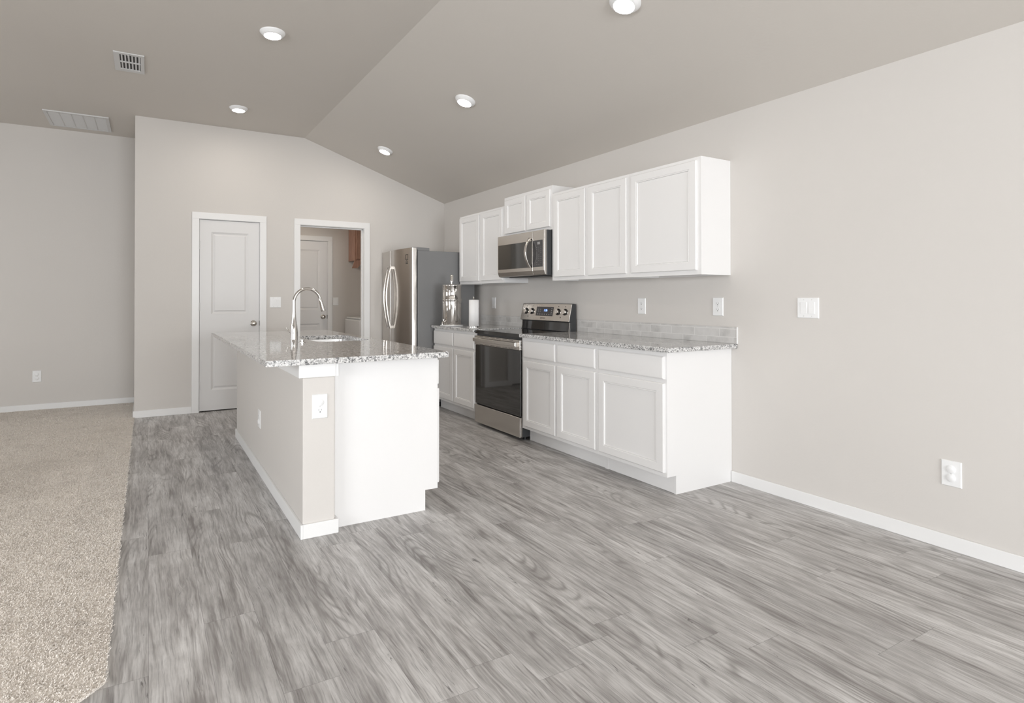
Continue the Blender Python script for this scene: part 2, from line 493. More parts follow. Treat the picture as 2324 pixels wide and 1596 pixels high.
# laundry room
struct('wall_laundry_left', B(-2.30, -2.22, YF + 0.12, YB, 0, 2.5), M['wall'])
bm = N(); D3R = -1.0575; D3L = D3R - 0.81
box(bm, -2.30, D3L - g, YB, YB + 0.12, 0, 2.5); box(bm, D3L - g, D3R + g, YB, YB + 0.12, DH + g, 2.5); box(bm, D3R + g, 0.0, YB, YB + 0.12, 0, 2.5)
struct('wall_laundry_back', bm, M['wall'])
struct('light_block_back', B(D3L - 0.3, D3R + 0.3, YB + 0.30, YB + 0.36, 0, 2.5), M['wall'])  # unseen blocker, added to stop sky light leaking under the laundry door
bm = N(); box(bm, D3L - 0.3, D3L - 0.2, YB + 0.12, YB + 0.30, 0, 2.5); box(bm, D3R + 0.2, D3R + 0.3, YB + 0.12, YB + 0.30, 0, 2.5); box(bm, D3L - 0.2, D3R + 0.2, YB + 0.12, YB + 0.30, 2.44, 2.5); box(bm, D3L - 0.2, D3R + 0.2, YB + 0.0, YB + 0.30, -0.1, 0.0); struct('light_block_sides', bm, M['wall'])  # sides, top and floor closing the added light blocker
struct('ceiling_laundry', B(-2.30, 0.0, YF + 0.12, YB, 2.44, 2.5), M['ceiling'])
lamp = thing('laundry_ceiling_light', 'round white lit ceiling light inside the laundry room', 'ceiling light', (-1.6, 7.45, 2.44))
bm = N(); lathe(bm, [(0, 2.44), (0.13, 2.44), (0.13, 2.42), (0.115, 2.415), (0, 2.415)], (-1.6, 7.45, 0)); obj('trim_ring', bm, M['plastic'], lamp, smooth=True)
bm = N(); lathe(bm, [(0, 2.414), (0.115, 2.414), (0.10, 2.38), (0.05, 2.36), (0, 2.356)], (-1.6, 7.45, 0)); obj('diffuser', bm, emit('laundry_diffuser', (1.0, 0.90, 0.78), 42), lamp, smooth=True)

# ------------------------------------------------------------------ trim
def casing(name, a0, a1, top, P, jamb_depth, tw=0.0725):
    bm = N()
    rv = 0.004
    fbox(bm, P, a0 - tw, a0 - rv, 0, 0.015, 0, top + rv)
    fbox(bm, P, a1 + rv, a1 + tw, 0, 0.015, 0, top + rv)
    fbox(bm, P, a0 - tw, a1 + tw, 0, 0.015, top + rv, top + tw)
    # jambs inside the opening
    fbox(bm, P, a0 - 0.018, a0, -jamb_depth, 0.0, 0, top + 0.018)
    fbox(bm, P, a1, a1 + 0.018, -jamb_depth, 0.0, 0, top + 0.018)
    fbox(bm, P, a0, a1, -jamb_depth, 0.0, top, top + 0.018)
    # stops
    fbox(bm, P, a0, a0 + 0.011, -0.085, -0.052, 0, top); fbox(bm, P, a1 - 0.011, a1, -0.085, -0.052, 0, top)
    fbox(bm, P, a0, a1, -0.085, -0.052, top - 0.011, top)
    return struct(name, bm, M['trim'], bevel=0.0015)


casing('trim_1', D1L, D1R, DH, FY(YF), 0.118)
casing('trim_2', D2L, D2R, DH, FY(YF), 0.118)
casing('trim_3', D3L, D3R, DH, FY(YB), 0.118)


def panel_door(name, a0, a1, P, knob_a, hinge_a, label_cols=None):
    z0, z1 = 0.012, DH - 0.004; a0 += 0.003; a1 -= 0.003
    s = 0.112
    A = [a0, a0 + s, a1 - s, a1]; Z = [z0, 0.225, 0.84, 1.04, 1.925, z1]
    H = -0.004
    bm = N()
    prof = [(0, H), (0.010, H - 0.004), (0.020, H - 0.009), (0.028, H - 0.009), (0.042, H - 0.003)]
    for i in range(3):
        for j in range(5):
            if i == 1 and j in (1, 3): rings(bm, P, A[i], A[i + 1], Z[j], Z[j + 1], prof, back=False)
            else: bm.faces.new([bm.verts.new(P(a, b, H)) for a, b in ((A[i], Z[j]), (A[i + 1], Z[j]), (A[i + 1], Z[j + 1]), (A[i], Z[j + 1]))])
    bmesh.ops.remove_doubles(bm, verts=bm.verts[:], dist=1e-5)
    # edges and back
    hb = H - 0.035
    f = [bm.verts.new(P(a, b, hb)) for a, b in ((a0, z0), (a1, z0), (a1, z1), (a0, z1))]
    fr_ = [bm.verts.new(P(a, b, H)) for a, b in ((a0, z0), (a1, z0), (a1, z1), (a0, z1))]
    for i in range(4): bm.faces.new((f[i], f[(i + 1) % 4], fr_[(i + 1) % 4], fr_[i]))
    bm.faces.new(f)
    o = struct(name, bm, M['door'])
    k = N(); zk = 0.935
    base = Vector(P(knob_a, zk, H)); nrm = (Vector(P(0, 0, 1)) - Vector(P(0, 0, 0)))
    lathe(k, [(0, 0), (0.032, 0), (0.032, 0.006), (0.026, 0.011), (0.012, 0.014), (0.011, 0.03), (0.02, 0.036), (0.027, 0.046), (0.0285, 0.056), (0.024, 0.066), (0.012, 0.071), (0, 0.072)], base, nrm, 28)
    obj('door_knob', k, M['nickel'], o, smooth=True)
    if hinge_a is not None:
        for zc in (0.28, 1.12, 1.78):
            k = N(); lathe(k, [(0, -0.045), (0.006, -0.045), (0.006, 0.045), (0, 0.045)], P(hinge_a, zc, 0.006), (0, 0, 1), 12)
            obj('hinge', k, M['blade'], o, smooth=True)
    k = N(); fbox(k, P, knob_a + 0.0605 if knob_a > (a0 + a1) / 2 else a0, (a1 + 0.0035), -0.006, 0.0005, zk - 0.028, zk + 0.028)
    obj('latch_plate', k, M['markdk'], o)
    return o


panel_door('door_1', D1L, D1R, FY(YF), -2.379, D1L + 0.001)
panel_door('door_2', D3L, D3R, FY(YB), -1.126, None)

BBH = 0.072
def bboard(name, boxes, **k):
    bm = N()
    for b_ in boxes: box(bm, *b_, 0, BBH)
    return struct(name, bm, M['trim'], bevel=0.003)
bboard('baseboard_right', [(-0.013, 0, YB0, 2.444)])
bboard('baseboard_back', [(XL - 0.013, D1L - 0.0725, YF - 0.013, YF), (D1R + 0.0725, D2L - 0.0725, YF - 0.013, YF), (D2R + 0.0725, -0.0, YF - 0.013, YF)])
bboard('baseboard_partition', [(XL - 0.013, XL, YF, YL - 0.013)])
bboard('baseboard_far', [(XW, XL - 0.013, YL - 0.013, YL)])
bboard('baseboard_left', [(XW, XW + 0.013, YB0, YL - 0.013)])
bboard('baseboard_front', [(XW + 0.013, -3.57, YB0, YB0 + 0.013), (-0.83, -0.013, YB0, YB0 + 0.013)])
bboard('baseboard_laundry', [(D3R + 0.0725, 0, YB - 0.013, YB), (-2.22, D3L - 0.0725, YB - 0.013, YB)])

# ------------------------------------------------------------------ carpet
cp = [(XL, YL - 0.013), (XL, 2.10), (-4.35, 1.28), (XW + 0.013, 1.28), (XW + 0.013, YL - 0.013)]
cp2 = [(XL - 0.013 if y > YF - 0.02 else x, y) if i == 0 else (x, y) for i, (x, y) in enumerate(cp)]
cp = [(XL - 0.014, YL - 0.014), (XL - 0.014, YF - 0.014), (XL, YF - 0.015), (XL - 0.004, YF - 0.015), (XL - 0.004, 2.108), (-4.35, 1.292), (XW + 0.013, 1.292), (XW + 0.013, YL - 0.014)]
bm = N(); prism(bm, [(x, y, 0.0) for x, y in cp], (0, 0, 0.006))
carpet = obj('carpet', bm, M['carpet'])
tag(carpet, 'beige cut-pile wall-to-wall carpet left of the grey plank floor', 'carpet'); carpet['kind'] = 'stuff'
# pile: short leaning tufts
rng = np.random.default_rng(3)
def pts_in(n, x0, x1, y0, y1):
    return np.column_stack([rng.uniform(x0, x1, n), rng.uniform(y0, y1, n)])
P1 = pts_in(420000, -5.3, XL, 1.9, YL)       # the side seen by the camera
P2 = pts_in(90000, XW, -4.3, 1.28, YL)
pp = np.vstack([P1, P2])
e = np.where(pp[:, 1] > YF - 0.016, XL - 0.016, XL + 0.002)
keep = (pp[:, 0] < e) & (pp[:, 1] < YL - 0.016) & (pp[:, 0] > XW + 0.016)
keep &= (pp[:, 1] > 2.10 + (pp[:, 0] - XL) * (0.82 / 0.825)) & (pp[:, 1] > 1.285)
pp = pp[keep]; n = len(pp)
ang = rng.uniform(0, 2 * PI, n); wd = rng.uniform(0.0010, 0.0022, n); ht = rng.uniform(0.006, 0.009, n)
lean = rng.normal(0.0, 0.004, (n, 2)) + np.array([0.002, -0.001])
dxy = np.column_stack([np.cos(ang), np.sin(ang)]) * wd[:, None]
v = np.zeros((n, 4, 3))
v[:, 0, :2] = pp - dxy; v[:, 1, :2] = pp + dxy
v[:, 2, :2] = pp + dxy * 0.9 + lean; v[:, 3, :2] = pp - dxy * 0.9 + lean
v[:, :2, 2] = 0.005; v[:, 2:, 2] = 0.005 + ht[:, None]
me = bpy.data.meshes.new('carpet_pile')
me.vertices.add(n * 4); me.vertices.foreach_set('co', v.reshape(-1))
me.loops.add(n * 4); me.loops.foreach_set('vertex_index', np.arange(n * 4, dtype=np.int32))
me.polygons.add(n); me.polygons.foreach_set('loop_start', np.arange(0, n * 4, 4, dtype=np.int32)); me.polygons.foreach_set('loop_total', np.full(n, 4, dtype=np.int32))
me.update(); me.validate(); me.materials.append(M['carpet'])
pile = bpy.data.objects.new('pile', me); C.objects.link(pile); pile.parent = carpet; pile['kind'] = 'stuff'

# ------------------------------------------------------------------ cabinets
DPROF = lambda t_: [(0, 0), (0, t_ - 0.004), (0.004, t_), (0.050, t_), (0.0525, t_ - 0.003), (0.056, t_ - 0.003), (0.0585, t_ - 0.0015), (0.0615, t_ - 0.008)]


def cab_door(P, a0, a1, b0, b1, parent, t_=0.019):
    return obj('door', rings(N(), P, a0, a1, b0, b1, DPROF(t_)), M['cab'], parent)


def drawer(P, a0, a1, b0, b1, parent, t_=0.019):
    return obj('drawer_front', rings(N(), P, a0, a1, b0, b1, [(0, 0), (0, t_ - 0.006), (0.006, t_ - 0.001), (0.011, t_)]), M['cab'], parent)


def base_cabinet(name, label, a0, a1, front, back, P, cols, group=None, drawers=True, end0=False, end1=False, toe=0.078, tk=0.115, top=0.884):
    """P(a, b, h): h is measured outwards from the face frame; front=0, depth positive inwards = -h"""
    depth = back
    x_, y_, z_ = P((a0 + a1) / 2, 0, -depth / 2)
    r = thing(name, label, 'cabinet', (x_, y_, 0), group)
    bm = N(); th = 0.016
    def side(a, aa):
        prism(bm, [P(a, 0, -toe), P(a, tk, -toe), P(a, tk, -0.0), P(a, top, -0.0), P(a, top, -depth), P(a, 0, -depth)], Vector(P(aa, 0, 0)) - Vector(P(a, 0, 0)))
    side(a0 + 0.0005, a0 + th); side(a1 - th, a1 - 0.0005)
    fbox(bm, P, a0 + th, a1 - th, -depth + 0.002, -0.02, tk, tk + 0.016)
    fbox(bm, P, a0 + th, a1 - th, -depth + 0.002, -depth + 0.008, tk, top)
    obj('carcass', bm, M['cab'], r)
    bm = N(); fbox(bm, P, a0 + th, a1 - th, -toe - 0.012, -toe - 0.001, 0.002, tk); obj('toe_kick', bm, M['cab'], r)
    # face frame
    bm = N(); ft = 0.0012; s = 0.03
    fbox(bm, P, a0 + 0.0006, a1 - 0.0006, 0.0001, ft, top - 0.035, top); fbox(bm, P, a0 + 0.0006, a1 - 0.0006, 0.0001, ft, tk, tk + 0.04)
    fbox(bm, P, a0 + 0.0006, a0 + s, 0.0001, ft, tk + 0.04, top - 0.035); fbox(bm, P, a1 - s, a1 - 0.0006, 0.0001, ft, tk + 0.04, top - 0.035)
    mids = [((cols[0][1] + cols[1][0]) / 2)] if len(cols) > 1 else []
    for c0 in mids: fbox(bm, P, c0 - 0.03, c0 + 0.03, 0.0001, ft, tk + 0.04, top - 0.035)
    if drawers:
        cuts = [a0 + s] + [q_ for c0 in mids for q_ in (c0 - 0.03, c0 + 0.03)] + [a1 - s]
        for i in range(0, len(cuts), 2): fbox(bm, P, cuts[i], cuts[i + 1], 0.0001, ft, 0.68, 0.73)
    obj('face_frame', bm, M['cab'], r)
    P2 = lambda a, b, h: P(a, b, h + ft)
    for c0, c1 in cols:
        if drawers:
            drawer(P2, c0, c1, 0.716, 0.856, r); cab_door(P2, c0, c1, 0.142, 0.690, r)
        else: cab_door(P2, c0, c1, 0.142, 0.856, r)
    return r


PB = FX(-0.612)
GB = 'base cabinets along the right wall'
base_cabinet('base_cabinet', 'white base cabinet with one wide door, at the exposed near end of the run', 2.446, 3.050, 0, 0.611, PB, [(2.460, 3.032)], GB)
base_cabinet('base_cabinet', 'white base cabinet with two narrow doors and two drawers, right of the range', 3.050, 3.974, 0, 0.611, PB, [(3.068, 3.488), (3.516, 3.936)], GB)
base_cabinet('base_cabinet', 'white base cabinet between range and refrigerator, under the steel water filter', 4.740, 5.650, 0, 0.611, PB, [(4.760, 5.175), (5.196, 5.638)], GB)
PI_ = FXp(-1.9315)
GI = 'cabinets of the island'
base_cabinet('island_cabinet', 'white island cabinet whose tall plain end panel faces the camera', 2.9535, 3.70, 0, 0.6205, PI_, [(2.967, 3.685)], GI, top=0.884)
base_cabinet('island_cabinet', 'white island cabinet below the sink, behind the end unit', 3.70, 4.62, 0, 0.6205, PI_, [(3.715, 4.15), (4.17, 4.605)], GI, drawers=False)
base_cabinet('island_cabinet', 'white island cabinet at the far end nearest the two doors', 4.62, 5.295, 0, 0.6205, PI_, [(4.635, 5.28)], GI)


def wall_cabinet(name, label, a0, a1, z0, z1, xf, cols, dz0, dz1, group):
    P = FX(xf)
    r = thing(name, label, 'cabinet', (xf / 2, (a0 + a1) / 2, z0), group)
    th = 0.016; D = -xf
    bm = N()
    box(bm, xf, -0.0005, a0 + 0.0004, a0 + th, z0, z1); box(bm, xf, -0.0005, a1 - th, a1 - 0.0004, z0, z1)
    box(bm, xf, -0.0005, a0 + th, a1 - th, z1 - th, z1); box(bm, xf + 0.02, -0.0005, a0 + th, a1 - th, z0 + 0.022, z0 + 0.034)
    box(bm, -0.008, -0.0005, a0 + th, a1 - th, z0, z1 - th)
    obj('carcass', bm, M['cab'], r)
    bm = N(); ft = 0.0012; s = 0.03
    fbox(bm, P, a0 + .0005, a1 - .0005, 0.0001, ft, z1 - 0.04, z1); fbox(bm, P, a0 + .0005, a1 - .0005, 0.0001, ft, z0, z0 + 0.04)
    fbox(bm, P, a0 + .0005, a0 + s, 0.0001, ft, z0 + 0.04, z1 - 0.04); fbox(bm, P, a1 - s, a1 - .0005, 0.0001, ft, z0 + 0.04, z1 - 0.04)
    if len(cols) > 1:
        c0 = (cols[0][1] + cols[1][0]) / 2; fbox(bm, P, c0 - 0.03, c0 + 0.03, 0.0001, ft, z0 + 0.04, z1 - 0.04)
    obj('face_frame', bm, M['cab'], r)
    P2 = lambda a, b, h: P(a, b, h + ft)
    for c0, c1 in cols: cab_door(P2, c0, c1, dz0, dz1, r, 0.0165)
    return r


GU = 'wall cabinets above the counter'
wall_cabinet('wall_cabinet', 'white wall cabinet with one wide door, at the exposed near end', 2.451, 3.066, 1.368, 2.130, -0.289, [(2.480, 3.042)], 1.397, 2.108, GU)
wall_cabinet('wall_cabinet', 'white two-door wall cabinet just right of the microwave', 3.066, 3.976, 1.368, 2.130, -0.289, [(3.090, 3.504), (3.544, 3.941)], 1.397, 2.108, GU)
wall_cabinet('wall_cabinet', 'short white two-door wall cabinet set higher, above the microwave', 3.977, 4.737, 1.819, 2.207, -0.288, [(3.998, 4.346), (4.366, 4.717)], 1.845, 2.176, GU)
wall_cabinet('wall_cabinet', 'white two-door wall cabinet left of the microwave, beside the refrigerator', 4.738, 5.650, 1.368, 2.130, -0.289, [(4.760, 5.169), (5.212, 5.638)], 1.397, 2.108, GU)

# ------------------------------------------------------------------ worktops and backsplash
def slab_with_hole(pts, hole, z0, z1):
    bm = N()
    o = [bm.verts.new((x, y, z1)) for x, y in pts]; eo = [bm.edges.new((o[i], o[(i + 1) % len(o)])) for i in range(len(o))]
    es = list(eo)
    if hole:
        h = [bm.verts.new((x, y, z1)) for x, y in hole]; es += [bm.edges.new((h[i], h[(i + 1) % len(h)])) for i in range(len(h))]
    r = bmesh.ops.triangle_fill(bm, edges=es, use_beauty=True)
    fs = [f for f in r['geom'] if isinstance(f, bmesh.types.BMFace)]
    ex = bmesh.ops.extrude_face_region(bm, geom=fs)
    vs = [v_ for v_ in ex['geom'] if isinstance(v_, bmesh.types.BMVert)]
    bmesh.ops.translate(bm, verts=vs, vec=(0, 0, z0 - z1))
    return bm


def rr(x0, x1, y0, y1, r, n=6):
    return [((x0 + x1) / 2 + a, (y0 + y1) / 2 + b) for a, b in rrect(x1 - x0, y1 - y0, r, n)]


GX = -0.650
o = obj('worktop', slab_with_hole([(GX, 2.402), (-0.0005, 2.402), (-0.0005, 3.972), (GX, 3.972)], None, 0.884, 0.914), M['granite'], bevel=0.004)
tag(o, 'speckled grey granite worktop right of the range', 'countertop', 'granite worktops')
o = obj('worktop', slab_with_hole([(GX, 4.742), (-0.0005, 4.742), (-0.0005, 5.660), (GX, 5.660)], None, 0.884, 0.914), M['granite'], bevel=0.004)
tag(o, 'short speckled granite worktop between range and refrigerator', 'countertop', 'granite worktops')
SX0, SX1, SY0, SY1 = -2.385, -1.995, 3.872, 4.52
o = obj('worktop', slab_with_hole([(x, y) for x, y in rr(-2.914, -1.919, 2.827, 5.306, 0.012, 3)], rr(SX0, SX1, SY0, SY1, 0.085, 8), 0.884, 0.914), M['granite'], bevel=0.004)
tag(o, 'large speckled granite island worktop with a sink cutout', 'countertop', 'granite worktops')


def backsplash(y0, y1, label, endcap=True):
    r = thing('backsplash', label, 'backsplash', (0, (y0 + y1) / 2, 0.915), 'tile backsplashes')
    obj('tiles', B(-0.009, -0.0006, y0 + 0.004, y1, 0.9145, 1.0232), M['tile'], r)
    if endcap: obj('edge_trim', B(-0.012, -0.0006, y0, y0 + 0.0038, 0.9145, 1.0245), M['trim'], r)
    return r
backsplash(2.399, 3.976, 'two rows of grey stone tiles behind the long worktop right of the range')
backsplash(4.742, 5.648, 'two rows of grey stone tiles behind the short worktop left of the range', False)

# ------------------------------------------------------------------ island half wall, cap, baseboard
WX0, WX1, WY0, WY1 = -2.720, -2.5535, 2.900, 5.300
struct('wall_island', B(WX0, WX1, WY0, WY1, 0, 0.812), M['wall'], bevel=0.006)
struct('trim_4', B(WX0 - 0.024, WX1, WY0 - 0.017, WY1, 0.812, 0.8835), M['trim'], bevel=0.003)
struct('trim_5', B(WX1, WX1 + 0.014, WY0 - 0.017, 2.9530, 0.812, 0.8835), M['trim'], bevel=0.002)
bm = N(); box(bm, WX0 - 0.013, WX0, WY0 - 0.013, WY1, 0, BBH); box(bm, WX0, WX1 + 0.016, WY0 - 0.013, WY0, 0, BBH); box(bm, WX1 + 0.003, WX1 + 0.016, WY0, 2.9530, 0, BBH)
struct('baseboard_island', bm, M['trim'], bevel=0.002)

# ------------------------------------------------------------------ sink, faucet, button
s = thing('sink', 'undermount stainless steel sink set in the island worktop', 'sink', ((SX0 + SX1) / 2, (SY0 + SY1) / 2, 0.70))
bm = N(); loops = []
for grow, z_, rad in ((0.02, 0.8815, 0.10), (0.006, 0.8815, 0.088), (0.004, 0.86, 0.085), (-0.004, 0.72, 0.08), (-0.03, 0.70, 0.06)):
    loops.append([bm.verts.new((x, y, z_)) for x, y in rr(SX0 - grow, SX1 + grow, SY0 - grow, SY1 + grow, rad, 8)])
for l0, l1 in zip(loops, loops[1:]):
    for i in range(len(l0)): bm.faces.new((l0[i], l0[(i + 1) % len(l0)], l1[(i + 1) % len(l0)], l1[i]))
bm.faces.new(loops[-1])
o = obj('basin', bm, M['sinksteel'], s, smooth=True, ang=50)
md = o.modifiers.new('thick', 'SOLIDIFY'); md.thickness = 0.002; md.offset = 0
bm = N(); lathe(bm, [(0, 0.7015), (0.045, 0.7015), (0.045, 0.704), (0.03, 0.703), (0, 0.702)], ((SX0 + SX1) / 2, (SY0 + SY1) / 2, 0), seg=28); obj('drain', bm, M['chrome'], s, smooth=True)

fx0, fy0 = -2.467, 4.232
f = thing('faucet', 'tall chrome gooseneck pull-down faucet behind the island sink', 'faucet', (fx0, fy0, 0.9142))
bm = N(); lathe(bm, [(0, 0.9143), (0.0285, 0.9143), (0.0285, 0.918), (0.0272, 0.925), (0.0275, 0.96), (0.0262, 0.985), (0.0225, 1.015), (0.0175, 1.05), (0.0143, 1.085), (0.0125, 1.12), (0.0120, 1.14), (0, 1.14)], (fx0, fy0, 0), seg=32); obj('body', bm, M['chrome'], f, smooth=True)
R_ = 0.098; zc = 1.186
pts = [(fx0, fy0, z_) for z_ in (1.135, 1.15, 1.17)] + [(fx0 + R_ - R_ * math.cos(a), fy0, zc + R_ * math.sin(a)) for a in [math.radians(165 * i / 28) for i in range(29)]]
bm = N(); sweep(bm, pts, circ(0.0118, 24)); obj('spout', bm, M['chrome'], f, smooth=True)
a = math.radians(165); hx, hzz = fx0 + R_ - R_ * math.cos(a), zc + R_ * math.sin(a)
dirv = Vector((math.sin(math.radians(15)), 0, -math.cos(math.radians(15))))
bm = N(); lathe(bm, [(0, -0.002), (0.0118, -0.002), (0.0132, 0.002), (0.0138, 0.03), (0.017, 0.075), (0.0185, 0.093), (0.0175, 0.098), (0.0, 0.098)], (hx, fy0, hzz), dirv, 28); obj('spray_head', bm, M['chrome'], f, smooth=True)
bm = N(); sweep(bm, [(fx0 - 0.018, fy0 + 0.01, 0.965), (fx0 - 0.032, fy0 + 0.015, 0.97), (fx0 - 0.042, fy0 + 0.02, 0.985), (fx0 - 0.050, fy0 + 0.024, 1.0)], circ(0.005, 12), radii=[1.4, 1.0, 0.8, 0.6]); obj('lever', bm, M['chrome'], f, smooth=True)
bn = thing('air_switch_button', 'small round chrome push button on the island worktop beside the faucet', 'button', (-2.483, 3.905, 0.9142))
bm = N(); lathe(bm, [(0, 0.9143), (0.024, 0.9143), (0.024, 0.917), (0.020, 0.919), (0, 0.919)], (-2.483, 3.905, 0), seg=28); obj('flange', bm, M['chrome'], bn, smooth=True)
bm = N(); lathe(bm, [(0, 0.9192), (0.010, 0.9192), (0.010, 0.926), (0.017, 0.929), (0.017, 0.932), (0.009, 0.934), (0, 0.934)], (-2.483, 3.905, 0), seg=28); obj('push_cap', bm, M['chrome'], bn, smooth=True)

# ------------------------------------------------------------------ refrigerator
FY0, FY1 = 5.692, 6.592; FXB = -0.812
fr_ = thing('refrigerator', 'side-by-side stainless steel refrigerator with dark grey side in the far corner', 'refrigerator', (-0.45, (FY0 + FY1) / 2, 0))
bm = N(); box(bm, FXB + 0.014, -0.075, FY0, FY1, 0.05, 1.738); obj('cabinet', bm, M['fridgeside'], fr_, bevel=0.004)
bm = N(); box(bm, FXB + 0.03, -0.1, FY0 + 0.01, FY1 - 0.01, 0.0, 0.05); obj('base_grille', bm, M['black'], fr_)


def fx_front(y):   # gently bowed door fronts
    u = (y - FY0) / (FY1 - FY0); return -0.868 - 0.034 * (1 - (2 * u - 1) ** 2)


def fridge_door(y0, y1, handle_y):
    n_ = 12; bm = N()
    front = [(fx_front(y0 + (y1 - y0) * i / n_), y0 + (y1 - y0) * i / n_) for i in range(n_ + 1)]
    # rounded ends
    outl = [(FXB, y0)] + [(front[0][0] + 0.010, y0)] + [(front[0][0] + 0.003, y0 + 0.003)] + [(x, y) for x, y in front[1:-1]] + [(front[-1][0] + 0.003, y1 - 0.003), (front[-1][0] + 0.010, y1), (FXB, y1)]
    prism(bm, [(x, y, 0.07) for x, y in outl], (0, 0, 1.768 - 0.07))
    d = obj('door', bm, M['steel_v'], fr_, smooth=True, ang=25)
    bm = N(); prof = rrect(0.034, 0.020, 0.007)
    p = []
    for i in range(25):
        t_ = i / 24; p.append((fx_front(handle_y) - 0.022 - 0.052 * math.sin(PI * t_) ** 0.9, handle_y, 0.862 + (1.582 - 0.862) * t_))
    sweep(bm, p, prof, up=(0, 1, 0))
    for zz in (0.862, 1.582):
        s_ = 1 if zz < 1 else -1
        box(bm, fx_front(handle_y) - 0.030, fx_front(handle_y) + 0.002, handle_y - 0.012, handle_y + 0.012, zz - (0.0 if s_ > 0 else 0.03), zz + (0.03 if s_ > 0 else 0.0))
    obj('handle', bm, M['steel_v'], d, smooth=True, ang=30)
    return d


dn = fridge_door(FY0, 6.228, 6.186)
df = fridge_door(6.236, FY1, 6.272)
bm = N(); box(bm, FXB + 0.0005, FXB + 0.0135, FY0 + 0.006, FY1 - 0.006, 0.08, 1.735); obj('door_gasket', bm, M['black'], fr_)
for y0_, y1_ in ((FY0 + 0.002, FY0 + 0.10), (FY1 - 0.10, FY1 - 0.002)):
    bm = N(); prism(bm, [(FXB - 0.03, y0_, 1.7685), (FXB - 0.03, y0_, 1.776), (-0.655, y0_, 1.770), (-0.655, y0_, 1.7385), (FXB + 0.015, y0_, 1.7385), (FXB + 0.002, y0_, 1.7685)], (0, y1_ - y0_, 0)); obj('hinge_cover', bm, M['fridgeside'], fr_, bevel=0.002)
# badge: outlined square and small print
bm = N(); yb, zb = 5.800, 1.668; xx = fx_front(yb) - 0.0006
PF = lambda a, b, h: (fx_front(a) - 0.0004 - h, a, b)
w_ = 0.026
for a0, a1, b0, b1 in ((-w_, w_, 0.024, 0.032), (-w_, w_, -0.032, -0.026), (-w_, -w_ + 0.010, -0.026, 0.024), (w_ - 0.012, w_, -0.026, 0.024), (-w_ + 0.004, w_ - 0.002, -0.075, -0.062), (-w_ + 0.004, w_ - 0.002, -0.058, -0.048), (-0.008, 0.006, -0.040, -0.034)):
    fbox(bm, PF, yb + a0, yb + a1, 0, 0.0008, zb + b0, zb + b1)
obj('badge', bm, M['markdk'], dn)

# ------------------------------------------------------------------ range
RY0, RY1 = 3.9775, 4.7355; RC = (RY0 + RY1) / 2
rg_ = thing('range', 'freestanding stainless steel electric range with black glass oven door', 'range', (-0.32, RC, 0))
XFR = -0.618
obj('body', B(XFR + 0.012, -0.02, RY0, RY1, 0.03, 0.876), M['dark'], rg_, bevel=0.002)
for x_, y_ in ((-0.55, RY0 + 0.05), (-0.55, RY1 - 0.05), (-0.08, RY0 + 0.05), (-0.08, RY1 - 0.05)):
    bm = N(); lathe(bm, [(0, 0), (0.018, 0), (0.018, 0.029), (0, 0.029)], (x_, y_, 0), seg=14); obj('foot', bm, M['black'], rg_)
P = FX(XFR)
bm = N(); fbox(bm, P, RY0, RY1, -0.5, 0.012, 0.876, 0.905); fbox(bm, P, RY0 - 0.0, RY1 + 0.0, -0.55, 0.014, 0.905, 0.908)
obj('cooktop', bm, M['cooktop'], rg_, bevel=0.003)
# oven door: steel band on top, black glass below
d = obj('oven_door', fbox(N(), P, RY0 + 0.003, RY1 - 0.003, -0.010, 0.010, 0.207, 0.768), M['blackglass'], rg_, bevel=0.003)
bm = N(); fbox(bm, P, RY0 + 0.002, RY1 - 0.002, -0.010, 0.017, 0.770, 0.856)
obj('top_band', bm, M['steel_h'], d, bevel=0.003)
bm = N(); fbox(bm, P, RY0 + 0.05, RY0 + 0.22, 0.0172, 0.0175, 0.783, 0.785)
for i in range(6):
    for zz in (0.776, 0.848): fbox(bm, P, RY0 + 0.10 + i * 0.10, RY0 + 0.17 + i * 0.10, 0.0170, 0.0176, zz, zz + 0.003)
for i in range(5): fbox(bm, P, RY0 + 0.0015, RY0 + 0.003, -0.006, 0.013, 0.785 + i * 0.012, 0.789 + i * 0.012)
obj('vent_slots', bm, M['black'], d)
bm = N(); fbox(bm, P, RY0 + 0.03, RY1 - 0.02, 0.040, 0.052, 0.802, 0.834)
fbox(bm, P, RY0 + 0.03, RY0 + 0.048, 0.016, 0.041, 0.798, 0.838); fbox(bm, P, RY1 - 0.038, RY1 - 0.02, 0.016, 0.041, 0.798, 0.838)
obj('handle', bm, M['steel_h'], d, bevel=0.003)
obj('storage_drawer', fbox(N(), P, RY0 + 0.002, RY1 - 0.002, -0.010, 0.017, 0.028, 0.198), M['steel_h'], rg_, bevel=0.003)
# backguard
bm = N()
prism(bm, [(-0.02, RY0 + 0.004, 0.909), (-0.02, RY0 + 0.004, 1.160), (-0.055, RY0 + 0.004, 1.164), (-0.062, RY0 + 0.004, 1.160), (-0.098, RY0 + 0.004, 1.000), (-0.078, RY0 + 0.004, 0.995), (-0.085, RY0 + 0.004, 0.909)], (0, RY1 - RY0 - 0.008, 0))
bgo = obj('backguard', bm, M['dark'], rg_, bevel=0.0015)
def PG(a, b, h):       # sloping control face; b is 0..1 from bottom to top
    p0 = Vector((-0.098, 0, 1.000)); p1 = Vector((-0.062, 0, 1.160)); d_ = (p1 - p0).normalized(); nn = Vector((-d_.z, 0, d_.x))
    q = p0 + d_ * b + nn * h; return (q.x, a, q.z)
bm = N(); fbox(bm, PG, RY0 + 0.004, RY1 - 0.004, 0.0005, 0.006, 0.0, 0.163); obj('control_face', bm, M['steel_h'], bgo, bevel=0.002)
